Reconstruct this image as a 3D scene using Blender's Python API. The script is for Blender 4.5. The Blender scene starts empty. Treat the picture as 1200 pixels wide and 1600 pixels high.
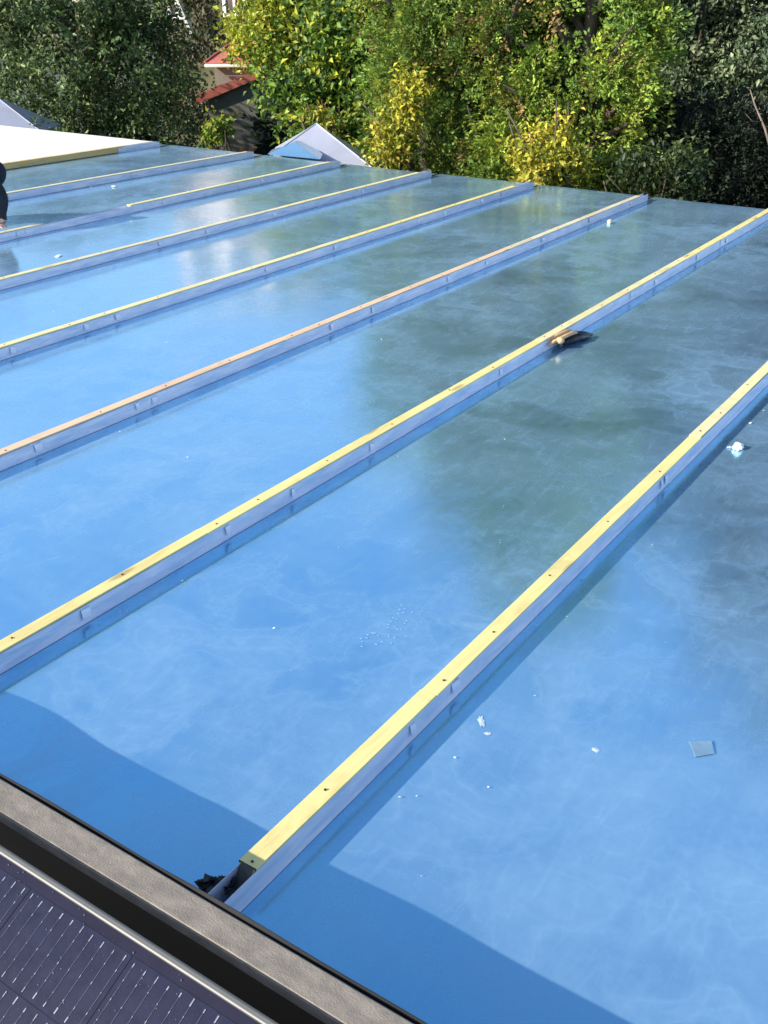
import bpy, bmesh, math, random
import numpy as np
from mathutils import Vector, Matrix, noise as mnoise

# ------------------------------------------------------------------ camera, sky, sun
sc = bpy.context.scene
C = sc.collection
R = math.radians
CAM_Z = 1.664                      # eye height above the metal roof (roof sheet is z = 0)
HEAD = 34.02                       # camera looks this far to the left of the battens (+Y)
PITCH = 27.06
F = 1623.0                         # focal length in photo pixels (1200 x 1600)
cam = bpy.data.cameras.new('camera')
cam.sensor_fit = 'VERTICAL'; cam.sensor_height = 36.0; cam.lens = 36.0 * F / 1600.0
cam.clip_start = 0.05; cam.clip_end = 2000
co = bpy.data.objects.new('camera', cam); C.objects.link(co)
co.location = (0, 0, CAM_Z); co.rotation_euler = (R(90 - PITCH), 0, R(HEAD))
sc.camera = co
SUN_EL, SHADOW_AZ = 25.0, 33.0     # shadows fall 33 deg to the right of +Y
w = bpy.data.worlds.new('World'); sc.world = w; w.use_nodes = True
nt = w.node_tree; nt.nodes.clear()
sky = nt.nodes.new('ShaderNodeTexSky'); sky.sky_type = 'NISHITA'; sky.sun_disc = False
sky.sun_elevation = R(SUN_EL); sky.sun_rotation = R(SHADOW_AZ + 180)
sky.air_density = 1.0; sky.dust_density = 0.5; sky.ozone_density = 2.0
bg = nt.nodes.new('ShaderNodeBackground'); bg.inputs[1].default_value = 0.15
wo = nt.nodes.new('ShaderNodeOutputWorld')
nt.links.new(sky.outputs[0], bg.inputs[0]); nt.links.new(bg.outputs[0], wo.inputs[0])
sl = bpy.data.lights.new('sun', 'SUN'); sl.energy = 4.4; sl.angle = R(0.53); sl.color = (1.0, 0.93, 0.80)
so = bpy.data.objects.new('sun', sl); C.objects.link(so)
sdir = Vector((math.sin(R(SHADOW_AZ)) * math.cos(R(SUN_EL)), math.cos(R(SHADOW_AZ)) * math.cos(R(SUN_EL)), -math.sin(R(SUN_EL))))
so.rotation_euler = sdir.to_track_quat('-Z', 'Y').to_euler(); so.location = (-6, -8, 9)
vs = sc.view_settings
vs.view_transform = 'Standard'; vs.look = 'None'; vs.exposure = 0.96; vs.gamma = 1.0; vs.use_curve_mapping = False

# ------------------------------------------------------------------ geometry helpers
rng = np.random.default_rng(7); random.seed(7)
_ph = R(PITCH); _a = R(HEAD)
CR = Vector((math.cos(_a), math.sin(_a), 0)); CF = Vector((-math.sin(_a), math.cos(_a), 0))
def ray(u, v):
    x = (u - 600) / F; y = -(v - 800) / F
    return CR * x + CF * (math.cos(_ph) + y * math.sin(_ph)) + Vector((0, 0, -math.sin(_ph) + y * math.cos(_ph)))
def pz(u, v, z=0.0):               # where a photo pixel's ray meets a level plane
    r = ray(u, v); k = (z - CAM_Z) / r.z
    p = r * k; return Vector((p.x, p.y, z))
def pd(u, v, d):                   # where it stands at horizontal distance d
    r = ray(u, v); k = d / math.hypot(r.x, r.y)
    return Vector((r.x * k, r.y * k, CAM_Z + r.z * k))
def polar(az, d, z=0.0):           # azimuth in degrees right of the view direction
    a = R(az); return CR * (math.sin(a) * d) + CF * (math.cos(a) * d) + Vector((0, 0, z))

class MB:
    def __init__(s): s.v = []; s.f = []; s.mi = []
    def add(s, vs_, fs, m=0):
        o = len(s.v); s.v += [tuple(p) for p in vs_]; s.f += [tuple(i + o for i in f) for f in fs]; s.mi += [m] * len(fs)
    def box(s, c, e, m=0, rot=None):
        c = Vector(c); e = Vector(e)
        P = [Vector((x * e.x / 2, y * e.y / 2, z * e.z / 2)) for z in (-1, 1) for y in (-1, 1) for x in (-1, 1)]
        if rot is not None: P = [rot @ p for p in P]
        s.add([c + p for p in P], [(0, 2, 3, 1), (4, 5, 7, 6), (0, 1, 5, 4), (2, 6, 7, 3), (0, 4, 6, 2), (1, 3, 7, 5)], m)
    def hexa(s, P, m=0):           # 8 corners ordered as box
        s.add(P, [(0, 2, 3, 1), (4, 5, 7, 6), (0, 1, 5, 4), (2, 6, 7, 3), (0, 4, 6, 2), (1, 3, 7, 5)], m)
    def tube(s, pts, rad, n=7, m=0, cap=True):
        pts = [Vector(p) for p in pts]; rings = []
        for i, p in enumerate(pts):
            t = (pts[min(i + 1, len(pts) - 1)] - pts[max(i - 1, 0)]).normalized()
            x = t.orthogonal().normalized() if i == 0 else (x - t * x.dot(t)).normalized()
            y = t.cross(x)
            r = rad[i] if isinstance(rad, (list, tuple)) else rad
            rings.append([p + (x * math.cos(2 * math.pi * k / n) + y * math.sin(2 * math.pi * k / n)) * r for k in range(n)])
        vv = [q for r_ in rings for q in r_]; ff = []
        for i in range(len(pts) - 1):
            for k in range(n): ff.append((i * n + k, i * n + (k + 1) % n, (i + 1) * n + (k + 1) % n, (i + 1) * n + k))
        if cap: ff += [tuple(range(n))[::-1], tuple((len(pts) - 1) * n + k for k in range(n))]
        s.add(vv, ff, m)
    def build(s, name, mats, parent=None, smooth=False, bevel=0):
        me = bpy.data.meshes.new(name); me.from_pydata(s.v, [], s.f)
        for m in (mats if isinstance(mats, (list, tuple)) else [mats]): me.materials.append(m)
        me.polygons.foreach_set('material_index', s.mi)
        me.update()
        bm = bmesh.new(); bm.from_mesh(me); bmesh.ops.recalc_face_normals(bm, faces=bm.faces); bm.to_mesh(me); bm.free()
        if smooth: me.polygons.foreach_set('use_smooth', [True] * len(me.polygons))
        o = bpy.data.objects.new(name, me); C.objects.link(o); o.parent = parent
        if bevel:
            b = o.modifiers.new('bevel', 'BEVEL'); b.width = bevel; b.segments = 2; b.limit_method = 'ANGLE'
        return o
def tag(o, label, cat, group=None, kind=None):
    if label: o['label'] = label
    if cat: o['category'] = cat
    if group: o['group'] = group
    if kind: o['kind'] = kind
    return o
def empty(name, loc, label, cat, group=None):
    o = bpy.data.objects.new(name, None); C.objects.link(o); o.location = loc; o.empty_display_size = 0.1
    return tag(o, label, cat, group)
def adopt(part, thing):            # part's mesh is in world coordinates
    bpy.context.view_layer.update()
    part.parent = thing; part.matrix_parent_inverse = Matrix.Translation(-thing.location)
    return part

# ------------------------------------------------------------------ materials
def new_mat(name):
    m = bpy.data.materials.new(name); m.use_nodes = True
    t = m.node_tree; t.nodes.clear()
    o = t.nodes.new('ShaderNodeOutputMaterial')
    return m, t, o
def N(t, typ, **kw):
    n = t.nodes.new(typ)
    for k, v in kw.items():
        if k.startswith('i_'): n.inputs[k[2:].replace('_', ' ')].default_value = v
        else: setattr(n, k, v)
    return n
def ramp(t, src, stops):
    r = t.nodes.new('ShaderNodeValToRGB')
    while len(r.color_ramp.elements) < len(stops): r.color_ramp.elements.new(0.5)
    for e, (p, c) in zip(r.color_ramp.elements, stops):
        e.position = p; e.color = (c, c, c, 1) if not isinstance(c, tuple) else (*c, 1)
    t.links.new(src, r.inputs[0]); return r.outputs[0]
def math_(t, op, a, b):
    n = t.nodes.new('ShaderNodeMath'); n.operation = op
    for i, x in enumerate((a, b)):
        if isinstance(x, (int, float)): n.inputs[i].default_value = x
        else: t.links.new(x, n.inputs[i])
    return n.outputs[0]
def coord(t, scale=(1, 1, 1), rot=(0, 0, 0), loc=(0, 0, 0), gen='Object'):
    c = t.nodes.new('ShaderNodeTexCoord'); m = t.nodes.new('ShaderNodeMapping')
    m.inputs['Scale'].default_value = scale; m.inputs['Rotation'].default_value = rot; m.inputs['Location'].default_value = loc
    t.links.new(c.outputs[gen], m.inputs[0]); return m.outputs[0]
def noise(t, vec, scale, detail=5, rough=0.55, dist=0.0):
    n = N(t, 'ShaderNodeTexNoise', i_Scale=scale, i_Detail=detail, i_Roughness=rough, i_Distortion=dist)
    t.links.new(vec, n.inputs['Vector']); return n.outputs['Fac']
def simple(name, base, rough=0.6, metal=0.0, var=0.18, nscale=8, stretch=(1, 1, 1), bump=0.0, bscale=40, base2=None, spec=0.5):
    m, t, o = new_mat(name)
    p = N(t, 'ShaderNodeBsdfPrincipled', i_Roughness=rough, i_Metallic=metal)
    p.inputs['Specular IOR Level'].default_value = spec
    v = coord(t, stretch)
    n = noise(t, v, nscale, 6, 0.6, 0.3)
    b2 = base2 or tuple(c * (1 - 2 * var) for c in base)
    col = ramp(t, n, [(0.3, tuple(b2)), (0.7, tuple(min(1, c * (1 + var * 0.5)) for c in base))])
    t.links.new(col, p.inputs['Base Color'])
    if bump:
        b = N(t, 'ShaderNodeBump', i_Strength=bump, i_Distance=0.01)
        t.links.new(noise(t, v, bscale, 4, 0.6), b.inputs['Height']); t.links.new(b.outputs[0], p.inputs['Normal'])
    t.links.new(p.outputs[0], o.inputs[0]); return m

def film_material():
    """blue filmed sheet metal: tinted mirror-like metal under an uneven layer of dust and wipe marks"""
    m, t, o = new_mat('blue_filmed_metal')
    v = coord(t)
    oi = t.nodes.new('ShaderNodeObjectInfo')
    off = t.nodes.new('ShaderNodeVectorMath'); off.operation = 'ADD'
    comb = t.nodes.new('ShaderNodeCombineXYZ')
    t.links.new(math_(t, 'MULTIPLY', oi.outputs['Random'], 37.0), comb.inputs[0]); t.links.new(math_(t, 'MULTIPLY', oi.outputs['Random'], 13.0), comb.inputs[2])
    t.links.new(v, off.inputs[0]); t.links.new(comb.outputs[0], off.inputs[1])
    vo = off.outputs[0]
    big = noise(t, vo, 1.1, 5, 0.6, 0.8)
    swirl = noise(t, vo, 2.2, 7, 0.62, 3.2)
    fine = noise(t, vo, 26, 4, 0.7, 0.4)
    vst = t.nodes.new('ShaderNodeMapping'); vst.inputs['Scale'].default_value = (7, 1.6, 1); vst.inputs['Rotation'].default_value = (0, 0, R(35)); t.links.new(vo, vst.inputs[0])
    streak = noise(t, vst.outputs[0], 3.0, 6, 0.65, 1.0)
    d1 = ramp(t, big, [(0.30, 0.18), (0.72, 0.42)])
    d2 = ramp(t, swirl, [(0.50, 0.0), (0.60, 0.03), (0.66, 0.06), (0.74, 0.02)])
    d3 = ramp(t, streak, [(0.50, 0.0), (0.75, 0.10)])
    d4 = ramp(t, fine, [(0.45, 0.0), (0.80, 0.07)])
    blotch = noise(t, vo, 4.2, 4, 0.5, 0.35)
    d5 = ramp(t, blotch, [(0.44, 0.0), (0.50, 0.10), (0.515, 0.17), (0.54, 0.08), (0.62, 0.14), (0.632, 0.22), (0.66, 0.12)])
    gate = ramp(t, noise(t, vo, 0.9, 3, 0.5, 0.4), [(0.42, 0.15), (0.60, 1.0)])
    dust = math_(t, 'ADD', math_(t, 'ADD', math_(t, 'ADD', d1, d2), math_(t, 'ADD', d3, d4)), math_(t, 'MULTIPLY', d5, gate))
    metal = N(t, 'ShaderNodeBsdfPrincipled', i_Metallic=1.0)
    bc = ramp(t, big, [(0.3, (0.18, 0.66, 1.0)), (0.7, (0.30, 0.76, 1.0))])
    t.links.new(bc, metal.inputs['Base Color'])
    metal.inputs['Coat Weight'].default_value = 1.0; metal.inputs['Coat Roughness'].default_value = 0.12; metal.inputs['Coat IOR'].default_value = 1.6
    rr = ramp(t, swirl, [(0.3, 0.12), (0.75, 0.25)])
    t.links.new(rr, metal.inputs['Roughness'])
    dif = N(t, 'ShaderNodeBsdfPrincipled', i_Roughness=0.65)
    dif.inputs['Base Color'].default_value = (0.225, 0.39, 0.56, 1)
    bp = N(t, 'ShaderNodeBump', i_Strength=0.10, i_Distance=0.01)
    t.links.new(noise(t, vo, 4.5, 4, 0.5, 0.5), bp.inputs['Height'])
    t.links.new(bp.outputs[0], metal.inputs['Normal']); t.links.new(bp.outputs[0], metal.inputs['Coat Normal'])
    mx = t.nodes.new('ShaderNodeMixShader')
    t.links.new(dust, mx.inputs[0]); t.links.new(metal.outputs[0], mx.inputs[1]); t.links.new(dif.outputs[0], mx.inputs[2])
    t.links.new(mx.outputs[0], o.inputs[0]); return m
M_FILM = film_material()
M_GALV = simple('galvanised_sheet', (0.82, 0.74, 0.81), rough=0.40, metal=0.2, base2=(0.46, 0.55, 0.71), var=0.10, nscale=5, stretch=(3, 1.2, 8), bump=0.2, bscale=14)
M_ZINC = simple('pale_zinc', (0.46, 0.47, 0.56), rough=0.45, metal=0.35, var=0.12, nscale=2)

def wood(name, c1, c2, seed=0.0):
    m, t, o = new_mat(name)
    v = coord(t, (14, 1.1, 14), loc=(seed, seed, 0))
    n = noise(t, v, 3.0, 7, 0.65, 1.6)
    blot = noise(t, coord(t, (2, 1.3, 2), loc=(seed, 0, 0)), 1.3, 3, 0.6, 0)
    f = math_(t, 'MULTIPLY', math_(t, 'ADD', n, blot), 0.5)
    col = ramp(t, f, [(0.36, c2), (0.52, c1), (0.72, tuple(min(1, c * 1.08) for c in c1))])
    vor = N(t, 'ShaderNodeTexVoronoi', i_Scale=1.0); t.links.new(coord(t, (11, 2.6, 11), loc=(seed * 3, seed, 0)), vor.inputs['Vector'])
    kn = ramp(t, vor.outputs['Distance'], [(0.0, 1.0), (0.10, 0.9), (0.17, 0.0)])
    st_ = ramp(t, noise(t, coord(t, (1, 1, 1), loc=(0, seed, 0)), 5.0, 5, .7, .5), [(0.55, 0.0), (0.72, 0.35)])
    mk = t.nodes.new('ShaderNodeMix'); mk.data_type = 'RGBA'; t.links.new(math_(t, 'MAXIMUM', math_(t, 'MULTIPLY', kn, .7), st_), mk.inputs[0]); t.links.new(col, mk.inputs[6]); mk.inputs[7].default_value = (c2[0] * .55, c2[1] * .45, c2[2] * .45, 1)
    col = mk.outputs[2]
    p = N(t, 'ShaderNodeBsdfPrincipled', i_Roughness=0.7)
    t.links.new(col, p.inputs['Base Color'])
    b = N(t, 'ShaderNodeBump', i_Strength=0.25, i_Distance=0.004); t.links.new(n, b.inputs['Height']); t.links.new(b.outputs[0], p.inputs['Normal'])
    t.links.new(p.outputs[0], o.inputs[0]); return m
M_WY = wood('yellow_treated_pine', (0.72, 0.61, 0.25), (0.60, 0.48, 0.18))
M_WY2 = wood('pale_yellow_pine', (0.70, 0.62, 0.33), (0.58, 0.49, 0.25), 5.0)
M_WP = wood('peach_bare_pine', (0.68, 0.48, 0.31), (0.54, 0.36, 0.23), 9.0)
M_WG = wood('golden_pine', (0.72, 0.48, 0.20), (0.60, 0.38, 0.15), 7.0)
M_WC = wood('cream_bare_pine', (0.66, 0.58, 0.40), (0.54, 0.45, 0.30), 3.0)
M_ROT = simple('dirty_end_grain', (0.10, 0.095, 0.085), rough=.9, var=.3, nscale=30)
M_NAIL = simple('dark_nail_steel', (0.05, 0.045, 0.04), rough=0.5, metal=0.6, var=0.1)
M_FELT = simple('weathered_grey_board', (0.29, 0.24, 0.19), rough=0.9, var=0.18, nscale=14, stretch=(1.5, 3, 3), bump=0.3, bscale=140, base2=(0.18, 0.155, 0.13))
M_BLACK = simple('black_membrane', (0.012, 0.012, 0.014), rough=0.6, var=0.2)
M_DECK = simple('pale_deck_board', (0.80, 0.77, 0.68), rough=0.8, var=0.08, nscale=3)
M_WALL = simple('grey_render', (0.42, 0.40, 0.37), rough=0.9, var=0.12, nscale=2, bump=0.3, bscale=30)
M_TAN = wood('tan_handle_wood', (0.62, 0.40, 0.20), (0.50, 0.30, 0.14), 2.0)
M_TOOL = simple('blackened_tool_steel', (0.02, 0.02, 0.028), rough=0.4, metal=0.5, var=0.2, nscale=40)
M_PAPER = simple('off_white_paper', (0.80, 0.77, 0.68), rough=0.8, var=0.06, nscale=30)
M_CHIP = simple('pale_wood_chip', (0.80, 0.74, 0.60), rough=0.8, var=0.1, nscale=30)
M_LIME = simple('dried_lime_splash', (0.46, 0.55, 0.66), rough=0.7, var=0.1, nscale=60)

# ------------------------------------------------------------------ ground
gb = MB()
n = 40
gs = 400.0
for iy in range(n + 1):
    for ix in range(n + 1):
        x = (ix / n * 2 - 1); y = (iy / n * 2 - 1)
        x = math.copysign(abs(x) ** 2.2, x) * gs; y = math.copysign(abs(y) ** 2.2, y) * gs
        gb.v.append((x, y, -6.5 + 0.25 * mnoise.noise(Vector((x * .1, y * .1, 0)))))
for iy in range(n):
    for ix in range(n):
        a = iy * (n + 1) + ix; gb.f.append((a, a + 1, a + n + 2, a + n + 1)); gb.mi.append(0)
M_GROUND = simple('garden_ground', (0.06, 0.075, 0.03), rough=0.95, var=0.3, nscale=0.8, base2=(0.035, 0.035, 0.02), bump=0.4, bscale=3)
tag(gb.build('ground', M_GROUND, smooth=True), None, None, kind='structure')

# ------------------------------------------------------------------ the metal roof
ROOF_S0, ROOF_S1 = 0.95, 9.0
HB = 0.064
# battens: (x at near end, y near, x at far end, y far)  centre lines
BAT = [(-1.100, 1.075, -1.100, 8.70), (-2.168, 1.075, -2.168, 8.70), (-3.25, 1.075, -3.25, 8.62), (-4.328, 1.075, -4.328, 8.45),
       (-5.416, 1.075, -5.416, 8.60), (-6.496, 1.075, -6.496, 8.65), (-7.95, 1.075, -7.634, 8.72), (-9.36, 1.075, -9.01, 9.0)]
def bx(i, y):
    x0, y0, x1, y1 = BAT[i]; return x0 + (x1 - x0) * (y - y0) / (y1 - y0)
roof = empty('metal_roof', (-4.5, 5.0, 0), 'flat roof of glossy blue filmed metal sheets between rows of timber battens', 'roof')
db = MB(); db.box((-4.4, (ROOF_S0 + ROOF_S1) / 2, -0.11), (15.2, ROOF_S1 - ROOF_S0, 0.2)); 
adopt(db.build('roof_deck', simple('deck_boards', (0.35, 0.27, 0.18), rough=0.9)), roof)
HALF_T, HALF_B = 0.0235, 0.0168
def pan(xl, xr, name='roof_panel'):
    """xl(y), xr(y): inner edges of one bay; gently buckled sheet"""
    nx = 14
    b = MB(); seed = random.uniform(0, 100)
    laps = []
    ys = sorted(list(np.linspace(ROOF_S0, ROOF_S1 - .03, 90)) + [ROOF_S1] + [l_ + e_ for l_ in laps for e_ in (-.004, -.0004, .0004, .004)])
    ny = len(ys) - 1; tilt = [random.uniform(-.0016, .0016) for _ in range(3)]
    for y in ys:
        k = sum(y > l_ for l_ in laps); y_a = ([ROOF_S0] + laps)[k]; y_b = (laps + [ROOF_S1])[k]
        l, r = xl(y), xr(y)
        for i in range(nx + 1):
            f = i / nx; x = l + (r - l) * f
            e = math.sin(math.pi * f) ** 0.7
            z = 0.0032 * e * mnoise.noise(Vector((x * 0.9 + seed, y * 0.55, seed + 3 * k))) + 0.0018 * e * mnoise.noise(Vector((x * 2.6, y * 1.9 + seed, 3)))
            z += tilt[k] * (y - (y_a + y_b) / 2) * e * .6
            if y == ROOF_S1: z -= 0.004
            b.v.append((x, y, z))
    for j in range(ny):
        for i in range(nx):
            a = j * (nx + 1) + i; b.f.append((a, a + 1, a + nx + 2, a + nx + 1)); b.mi.append(0)
    o = b.build(name, M_FILM, smooth=True); adopt(o, roof); return o
def upturn(i, side, parent, y0=ROOF_S0 + .06, y1=ROOF_S1 - .2, top=0.0560):
    """sheet edge folded up against a batten: an L of thin metal, its top edge wavy"""
    b = MB(); ny = 120; seed = i * 7.3 + side * 3.1
    rows = []
    for j in range(ny + 1):
        y = y0 + (y1 - y0) * j / ny
        c = bx(i, y); wv = 0.004 * mnoise.noise(Vector((y * 1.7, seed, 0))) + 0.002 * mnoise.noise(Vector((y * 7, seed, 4)))
        h = top + wv * 0.5; out = 0.0010 * mnoise.noise(Vector((y * 2.3, seed, 9)))
        prof = [(HALF_B + 0.0110, 0.0014), (HALF_B + 0.0065, 0.0035), (HALF_B + 0.0056 + out * .6, h * 0.5), (HALF_B + 0.0046 + out, h), (HALF_B + 0.0036 + out, h), (HALF_B + 0.0044 + out * .6, h * .5), (HALF_B + 0.0050, 0.001)]
        rows.append(len(prof)); b.v += [(c + side * px_, y, pz_) for px_, pz_ in prof]
    k = rows[0]
    for j in range(ny):
        for q in range(k - 1): b.f.append((j * k + q, j * k + q + 1, (j + 1) * k + q + 1, (j + 1) * k + q)); b.mi.append(0)
    o = b.build('upturned_edge', M_GALV); o.parent = parent
    return o
edges = [lambda y: 2.9] + [None] * 8
for i in range(9):
    if i == 0: L = lambda y: bx(0, y) + HALF_B; Rr = lambda y: 3.1
    elif i < 8: L = (lambda i: lambda y: bx(i, y) + HALF_B)(i); Rr = (lambda i: lambda y: bx(i - 1, y) - HALF_B)(i)
    else: break
    p = pan(L, Rr)
    upturn(i, 1, p, y0=8.2 if i == 7 else ROOF_S0 + .06)
    if i > 0: upturn(i - 1, -1, p)
pl = pan(lambda y: bx(7, y) - 0.30, lambda y: bx(7, y) - HALF_B)
upturn(7, -1, pl)

# timber battens: lengths butted end to end; nails and fixing clips are their pieces
def batten_piece(i, y0, y1, mat, dx0=0.0, dx1=0.0, near_cut=False, dz=0.0):
    b = MB(); nseg = max(2, int((y1 - y0) / 0.25)); k = 10
    for j in range(nseg + 1):
        f = j / nseg; y = y0 + (y1 - y0) * f
        c = bx(i, y) + dx0 + (dx1 - dx0) * f + 0.0018 * mnoise.noise(Vector((y * 1.3, i, 1)))
        h = HB + dz + 0.0015 * mnoise.noise(Vector((y * 0.9, i, 6)))
        hc_ = h - .0045
        prof = [(-HALF_B, 0.0045), (HALF_B, 0.0045), (HALF_B, hc_), (HALF_T, hc_), (HALF_T, h - .001), (HALF_T - 0.001, h), (-HALF_T + 0.001, h), (-HALF_T, h - .001), (-HALF_T, hc_), (-HALF_B, hc_)]
        yy = [y] * 10
        if near_cut and j == 0: yy = [y + .05 * (z_ / HB) ** .7 for _, z_ in prof]
        b.v += [(c + px_, yy[q], pz_) for q, (px_, pz_) in enumerate(prof)]
    for j in range(nseg):
        for q in range(k): b.f.append((j * k + q, j * k + (q + 1) % k, (j + 1) * k + (q + 1) % k, (j + 1) * k + q)); b.mi.append(0)
    b.f.append(tuple(range(k))); b.mi.append(1 if near_cut else 0); b.f.append(tuple(nseg * k + q for q in range(k))); b.mi.append(0)
    return adopt(b.build('timber_batten', [mat, M_ROT]), roof)
nail_me = None
def nails(part, i, ys, dx):
    global nail_me
    for y in ys:
        if nail_me is None:
            b = MB(); b.tube([(0, 0, -0.004), (0, 0, 0.0012), (0, 0, 0.0018)], [0.0029, 0.0029, 0.0020], 10); o = b.build('nail', M_NAIL); nail_me = o.data
        else:
            o = bpy.data.objects.new('nail', nail_me); C.objects.link(o)
        o.location = (bx(i, y) + dx + random.uniform(-.008, .008), y, HB + 0.0012)
        o.parent = part
clip_me = None
def clips(part, i, ys, side=1):
    """fixing clip: a folded strip nailed over the sheet edge, its leg sprung a little away from the upturn"""
    global clip_me
    for y in ys:
        if clip_me is None:
            b = MB()
            prof = [(-0.004, 0.006), (0.001, 0.004), (0.0035, -0.006), (0.007, -0.026)]
            for t_, (a, c) in enumerate(prof):
                for yy in (-0.013, 0.013): b.v.append((a, yy, c)); b.v.append((a + .0012, yy, c + .0004))
            for t_ in range(3):
                o_ = t_ * 4; b.f += [(o_, o_ + 2, o_ + 6, o_ + 4), (o_ + 1, o_ + 5, o_ + 7, o_ + 3), (o_, o_ + 4, o_ + 5, o_ + 1), (o_ + 2, o_ + 3, o_ + 7, o_ + 6)]; b.mi += [0] * 4
            b.f += [(0, 1, 3, 2), (12, 14, 15, 13)]; b.mi += [0, 0]
            o = b.build('fixing_clip', M_GALV); clip_me = o.data
        else:
            o = bpy.data.objects.new('fixing_clip', clip_me); C.objects.link(o)
        o.location = (bx(i, y) + side * (HALF_B + 0.0072), y, 0.045 + random.uniform(-.004, .002)); o.rotation_euler = (random.uniform(-.12, .12), 0, random.uniform(-.25, .15) + (0 if side > 0 else math.pi))
        o.scale.y = random.uniform(.6, 1.3)
        o.parent = part
layout = [
    (0, [(1.085, 1.83, M_WY, 0, .001), (1.833, 3.83, M_WY, .003, 0), (3.833, 6.4, M_WY2, -.004, 0), (6.403, 8.70, M_WY, 0, 0)]),
    (1, [(1.085, 2.15, M_WY, 0, 0), (2.153, 4.6, M_WY, .002, .002), (4.603, 6.7, M_WY2, 0, 0), (6.703, 8.70, M_WY, .003, 0)]),
    (2, [(1.085, 3.9, M_WP, 0, 0), (3.903, 6.3, M_WP, .003, 0), (6.303, 8.62, M_WC, 0, .002)]),
    (3, [(1.085, 3.4, M_WY2, 0, 0), (3.403, 5.9, M_WY2, .002, 0), (5.903, 8.45, M_WY, 0, 0)]),
    (4, [(1.085, 4.4, M_WY2, 0, 0), (4.403, 6.6, M_WC, 0, .003), (6.603, 8.60, M_WY2, 0, 0)]),
    (5, [(1.085, 5.08, M_WC, 0, 0), (5.95, 8.65, M_WY2, 0, 0)]),
    (6, [(1.085, 5.0, M_WC, 0, 0), (5.003, 8.72, M_WC, 0, 0)]),
    (7, [(1.085, 5.5, M_WG, 0, 0), (5.503, 8.30, M_WG, 0, 0)]),
]
for i, segs in layout:
    for k, (y0, y1, mt, d0, d1) in enumerate(segs):
        p = batten_piece(i, y0, y1, mt, d0, d1, near_cut=(k == 0), dz=0)
        step = 0.42
        if i < 7:
            nails(p, i, [y0 + .06] + list(np.arange(y0 + .30, y1 - .1, step) + rng.uniform(-.05, .05, len(np.arange(y0 + .30, y1 - .1, step)))), d0)
            clips(p, i, list(np.sort(rng.uniform(y0 + .08, y1 - .05, max(1, int((y1 - y0) / .55))))))

# crumpled film and dark packing at the near end of the closest batten
b = MB()
for k in range(14):
    a = pz(342 + rng.uniform(-24, 22), 1386 + rng.uniform(-14, 12), 0.03)
    q = Matrix.Rotation(rng.uniform(0, 3), 3, 'Z') @ Matrix.Rotation(rng.uniform(-.9, .9), 3, 'X')
    s_ = rng.uniform(.008, .017)
    P = [Vector((x * s_, y * s_, rng.uniform(-.006, .006))) for x, y in ((-1, -1), (0, -1.2), (1, -1), (1, 1), (0, .8), (-1, 1))]
    b.add([a + q @ v_ for v_ in P], [(0, 1, 4, 5), (1, 2, 3, 4)], 0)
o = b.build('film_scrap', M_BLACK); tag(o, 'dark crumpled scrap stuffed under the end of the batten by the board edge', 'scrap')

# upstands at the far edge: blue filmed corner flap and pale zinc hips beyond
b = MB()
A_ = pz(418, 241, 0.0); D_ = pz(500, 249, 0.0); T_ = pd(461, 221, (A_.xy.length + D_.xy.length) / 2 + .42)
b.add([A_, D_, T_, A_ + CF * .5 + Vector((0, 0, -.02)), D_ + CF * .5 + Vector((0, 0, -.02)), T_ + CF * .9 + Vector((.1, 0, -.08))], [(0, 1, 2), (0, 2, 5, 3), (1, 4, 5, 2), (3, 5, 4), (0, 3, 4, 1)])
o = b.build('upstand_flap', M_FILM); adopt(o, roof); o['label'] = 'blue filmed corner of sheet folded up into a small triangle at the far edge'
def hip(apex, l, r, depth, label):
    cen = (l + r) / 2; c2 = cen + CF * depth
    t = empty('metal_hip', (cen.x, cen.y, -0.3), label, 'roof hip', 'pale metal hips beyond the far roof edge')
    base = [l, r, r + CF * depth, l + CF * depth]
    bb = MB(); lo = [p - Vector((0, 0, .45)) for p in base]
    bb.add([*base, apex], [(0, 1, 4), (1, 2, 4), (2, 3, 4), (3, 0, 4)]); adopt(bb.build('hip_sheet', M_ZINC), t)
    b2 = MB(); b2.add(lo + [p - Vector((0, 0, .004)) for p in base], [(0, 1, 5, 4), (1, 2, 6, 5), (2, 3, 7, 6), (3, 0, 4, 7)]); adopt(b2.build('hip_base', M_ZINC), t)
    b3 = MB()
    for q in base[:2]: b3.tube([q + Vector((0, 0, .004)), apex + Vector((0, 0, .004))], .006, 6)
    adopt(b3.build('ridge_fold', M_ZINC), t)
d0 = 12.15
hip(pd(494, 193, d0 + .35), pd(420, 246, d0), pd(596, 274, d0 - .35), .8, 'pale zinc hip rising behind the small blue triangular upstand')
d1 = 15.3
hip(pd(-8, 150, d1 + .3), pd(-150, 196, d1 + .1), pd(66, 207, d1 - .2), .9, 'pale zinc hip rising beyond the bare cream deck beside the dark evergreen')

# bare pale deck on the far side of the last batten
deck = empty('bare_deck', (-11, 5, 0), 'bare cream deck boards not yet covered with blue sheet, brightly sunlit', 'deck')
yb = [1.0 + k * 1.22 for k in range(7)]
for k, y0 in enumerate(yb):
    y1 = min(y0 + 1.214, 9.0)
    for x0, x1 in ((-11.8, -9.96 + .3), (-14.3, -11.806)):
        mb = MB(); P = []
        xr0 = min(x1, bx(7, y0) - .31) if x1 > -10 else x1; xr1 = min(x1, bx(7, y1) - .31) if x1 > -10 else x1
        if x1 > -10: xr0 = bx(7, y0) - .31; xr1 = bx(7, y1) - .31
        for z in (-.02, .012 + rng.uniform(-.001, .001)): P += [(x0, y0, z), (xr0, y0, z), (x0, y1, z), (xr1, y1, z)]
        mb.hexa(P); adopt(mb.build('deck_board', M_DECK), deck)
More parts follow.
